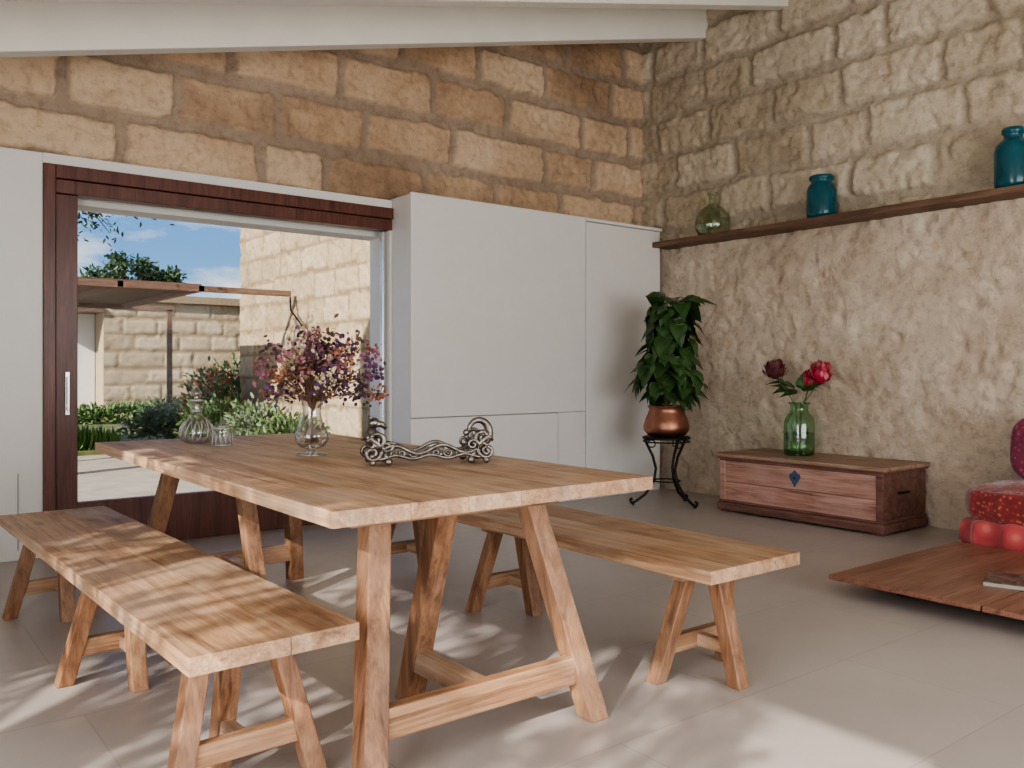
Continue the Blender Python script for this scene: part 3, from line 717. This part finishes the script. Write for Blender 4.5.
shrub('garden_shrub',(3.85,8.9,.25),(.42,.42,.35),1500,.08,.035,[M_leafg,M_leafs],seed=1)
shrub('garden_shrub',(3.9,9.95,.3),(.40,.42,.42),1600,.08,.035,[M_leafs,M_leafg],seed=2)
shrub('garden_shrub',(3.75,11.0,.3),(.5,.45,.42),1500,.08,.04,[M_leafg,M_leafd],seed=3)
shrub('flowering_shrub',(4.0,12.05,.45),(.38,.42,.70),1500,.08,.045,[M_leafg,M_redflower],seed=4)
shrub('garden_shrub',(3.9,13.5,.2),(.6,.5,.38),1600,.09,.045,[M_leafs,M_leafg],seed=5)
shrub('flowering_shrub',(5.35,14.9,.5),(.55,.6,.75),1600,.10,.05,[M_leafg,M_redflower],seed=6)
shrub('garden_shrub',(4.9,16.6,.2),(.7,.6,.36),1400,.10,.05,[M_leafd,M_leafg],seed=7)
shrub('garden_shrub',(6.6,17.4,.3),(.8,.8,.55),1600,.12,.055,[M_leafg,M_leafd],seed=8)
shrub('garden_hedge',(4.7,19.2,.10),(1.4,.5,.28),1800,.11,.055,[M_leafg,M_grass],seed=9)
q=MB()
for i in range(900):
    x=random.uniform(2.0,3.0);y=13.2+random.uniform(-.4,.6);a=random.uniform(0,6.28)
    q.leaf((x,y,0),(math.cos(a)*1.4,math.sin(a)*1.4,1),(math.cos(a),math.sin(a),-.2),random.uniform(.16,.30),.035,.6)
q.build('agapanthus_border',M_grass)
q=MB();q.box(3.05,4.44,8.2,12.6,-.11,0.0);q.box(1.7,9,12.62,20.5,-.11,-.001);q.build('garden_bed',plain('bed_soil',srgb(120,124,80),.95,nscale=3,var=.3))
def tree(name,base,h,cr,n,L,mat,seed):
    rs=np.random.RandomState(seed);q=MB()
    q.tube([(base[0],base[1],-.11),(base[0]+.1,base[1],h*.5),(base[0],base[1]+.1,h)],[.16,.12,.05],8,1)
    bl=[]
    for k in range(13):
        c=(base[0]+rs.normal(0,cr*.5),base[1]+rs.normal(0,cr*.4),h*.78+rs.uniform(-.2,.2)*h);bl.append(c)
        q.tube([(base[0],base[1],h*.5),((base[0]+c[0])/2,(base[1]+c[1])/2,h*.65),c],[.05,.03,.015],5,1)
    for i in range(n):
        c=bl[rs.randint(len(bl))];d=Vector(rs.normal(0,1,3)).normalized()*cr*.38*rs.uniform(.3,1)
        q.leaf((c[0]+d.x,c[1]+d.y,c[2]+d.z),rs.normal(0,1,3),rs.normal(0,1,3),L*rs.uniform(.7,1.3),L*.4,.1)
    return q.build(name,[mat,M_bark])
tree('pine_tree',(7.9,33,0),5.1,1.3,3000,.24,M_leafd,3)
tree('pine_tree',(9.2,34,0),4.7,1.1,2600,.24,M_leafd,4)
q=MB();rs=np.random.RandomState(4)
q.tube([(0.2,9.6,-.03),(0.25,9.5,1.6),(0.6,9.3,2.9),(1.2,9.1,3.2)],[.12,.1,.07,.04],8,1)
for k in range(20):
    e0=Vector((1.2+rs.uniform(-.6,.3),9.1,3.15));e1=Vector((rs.uniform(1.3,2.55),rs.uniform(8.6,9.6),rs.uniform(2.45,3.05)))
    q.tube([e0,(e0+e1)/2+Vector((0,0,.1)),e1],[.02,.01,.004],5,1)
    for j in range(55):
        t=rs.uniform(.4,1.05);p=e0.lerp(e1,t)+Vector(rs.normal(0,.07,3));q.leaf(p,rs.normal(0,1,3)-np.array([0,0,.5]),rs.normal(0,1,3),.06,.028)
q.build('almond_tree',[M_leafd,M_bark])
# unseen olive tree outside the side window, leaf gaps shaped to dapple the sun
q=MB();rs=np.random.RandomState(9)
q.tube([(-3.1,1.0,-.11),(-3.0,1.1,1.0),(-3.2,1.2,2.2)],[.12,.10,.07],8,1)
cl=[(-3.1+rs.uniform(-.5,.5),rs.uniform(-1.6,2.5),rs.uniform(.5,3.4)) for k in range(60)]
for c in cl:
    if c[1]>-.2: q.tube([(-3.05,1.1,1.2),(( -3.05+c[0])/2,(1.1+c[1])/2,c[2]*.6+.6),c],[.03,.02,.008],5,1)
gaps=[(.72,1.83,.13),(1.46,1.80,.15),(2.37,1.10,.16),(1.15,1.62,.12),(1.85,1.70,.15),(2.2,1.45,.12),(1.5,1.25,.10),(.35,1.2,.10),(.95,1.95,.12)]
for i in range(12500):
    c=cl[rs.randint(len(cl))];d=Vector(rs.normal(0,1,3))*.19
    x,y,z=c[0]+d.x,c[1]+d.y,c[2]+d.z
    yl=y+.4375*(-1.4-x);zl=z-.5625*(-1.4-x)
    r_=rs.uniform()
    if -.52<yl<0.04 : continue
    if yl<=-.52 and r_<.55: continue
    if any(math.hypot(yl-a,(zl-b_)*.8)<g_*(.8+.4*r_) for a,b_,g_ in gaps): continue
    q.leaf((x,y,z),rs.normal(0,1,3),rs.normal(0,1,3),.10,.045)
q.build('olive_tree',[M_leafs,M_bark])
# ---------------- world ----------------
w=bpy.data.worlds.new('World');S.world=w;w.use_nodes=True;nt=w.node_tree
bg=nt.nodes['Background'];tc=nt.nodes.new('ShaderNodeTexCoord')
sx=nt.nodes.new('ShaderNodeSeparateXYZ');nt.links.new(tc.outputs['Generated'],sx.inputs[0])
sky=ramp(nt,sx.outputs[2],[(0.0,srgb(180,206,232)),(0.12,srgb(120,170,222)),(0.35,srgb(70,128,204)),(1.0,srgb(50,100,180))])
mp=mapping(nt,tc.outputs['Generated'],(1,1,3.2))
cn=noise(nt,mp,3.2,8,0.6,.3)
cm=ramp(nt,cn,[(0.46,(0,0,0,1)),(0.60,(1,1,1,1))])
c=mixc(nt,cm,sky,srgb(244,246,250))
nt.links.new(c,bg.inputs[0]);bg.inputs[1].default_value=0.95
sd=Vector((.8,.35,-.45)).normalized()
L=bpy.data.lights.new('sun','SUN');L.energy=5.4;L.angle=.010;L.color=(1,.94,.86)
o=bpy.data.objects.new('sun',L);COL.objects.link(o);o.rotation_euler=sd.to_track_quat('-Z','Y').to_euler();o.location=(-6,-2,6)
def area(name,loc,d,sx_,sy_,p,col):
    L=bpy.data.lights.new(name,'AREA');L.shape='RECTANGLE';L.size=sx_;L.size_y=sy_;L.energy=p;L.color=col
    o=bpy.data.objects.new(name,L);COL.objects.link(o);o.location=loc;o.rotation_euler=Vector(d).to_track_quat('-Z','Z').to_euler()
area('fill_light_left',(XL+.05,.7,1.15),(1,0,.05),4.2,2.0,150,(1,.985,.97))  # added fill lamp just inside the side opening, brightens the room
area('fill_light_front',(2.5,YF+.05,1.4),(0,1,.08),4.8,2.0,140,(1,.985,.97))  # added fill lamp behind the camera, lifts the interior brightness
# ---------------- camera ----------------
cam=bpy.data.cameras.new('camera');co_=bpy.data.objects.new('camera',cam);COL.objects.link(co_)
co_.location=(0,0,1.1);co_.rotation_euler=(math.radians(90),0,math.radians(-37.8))
cam.lens=858/1024*36;cam.sensor_width=36;cam.shift_y=-14/1024;cam.clip_start=.02;cam.clip_end=300
S.camera=co_
S.view_settings.view_transform='AgX'
S.view_settings.look='AgX - Medium High Contrast'
S.view_settings.exposure=0.32
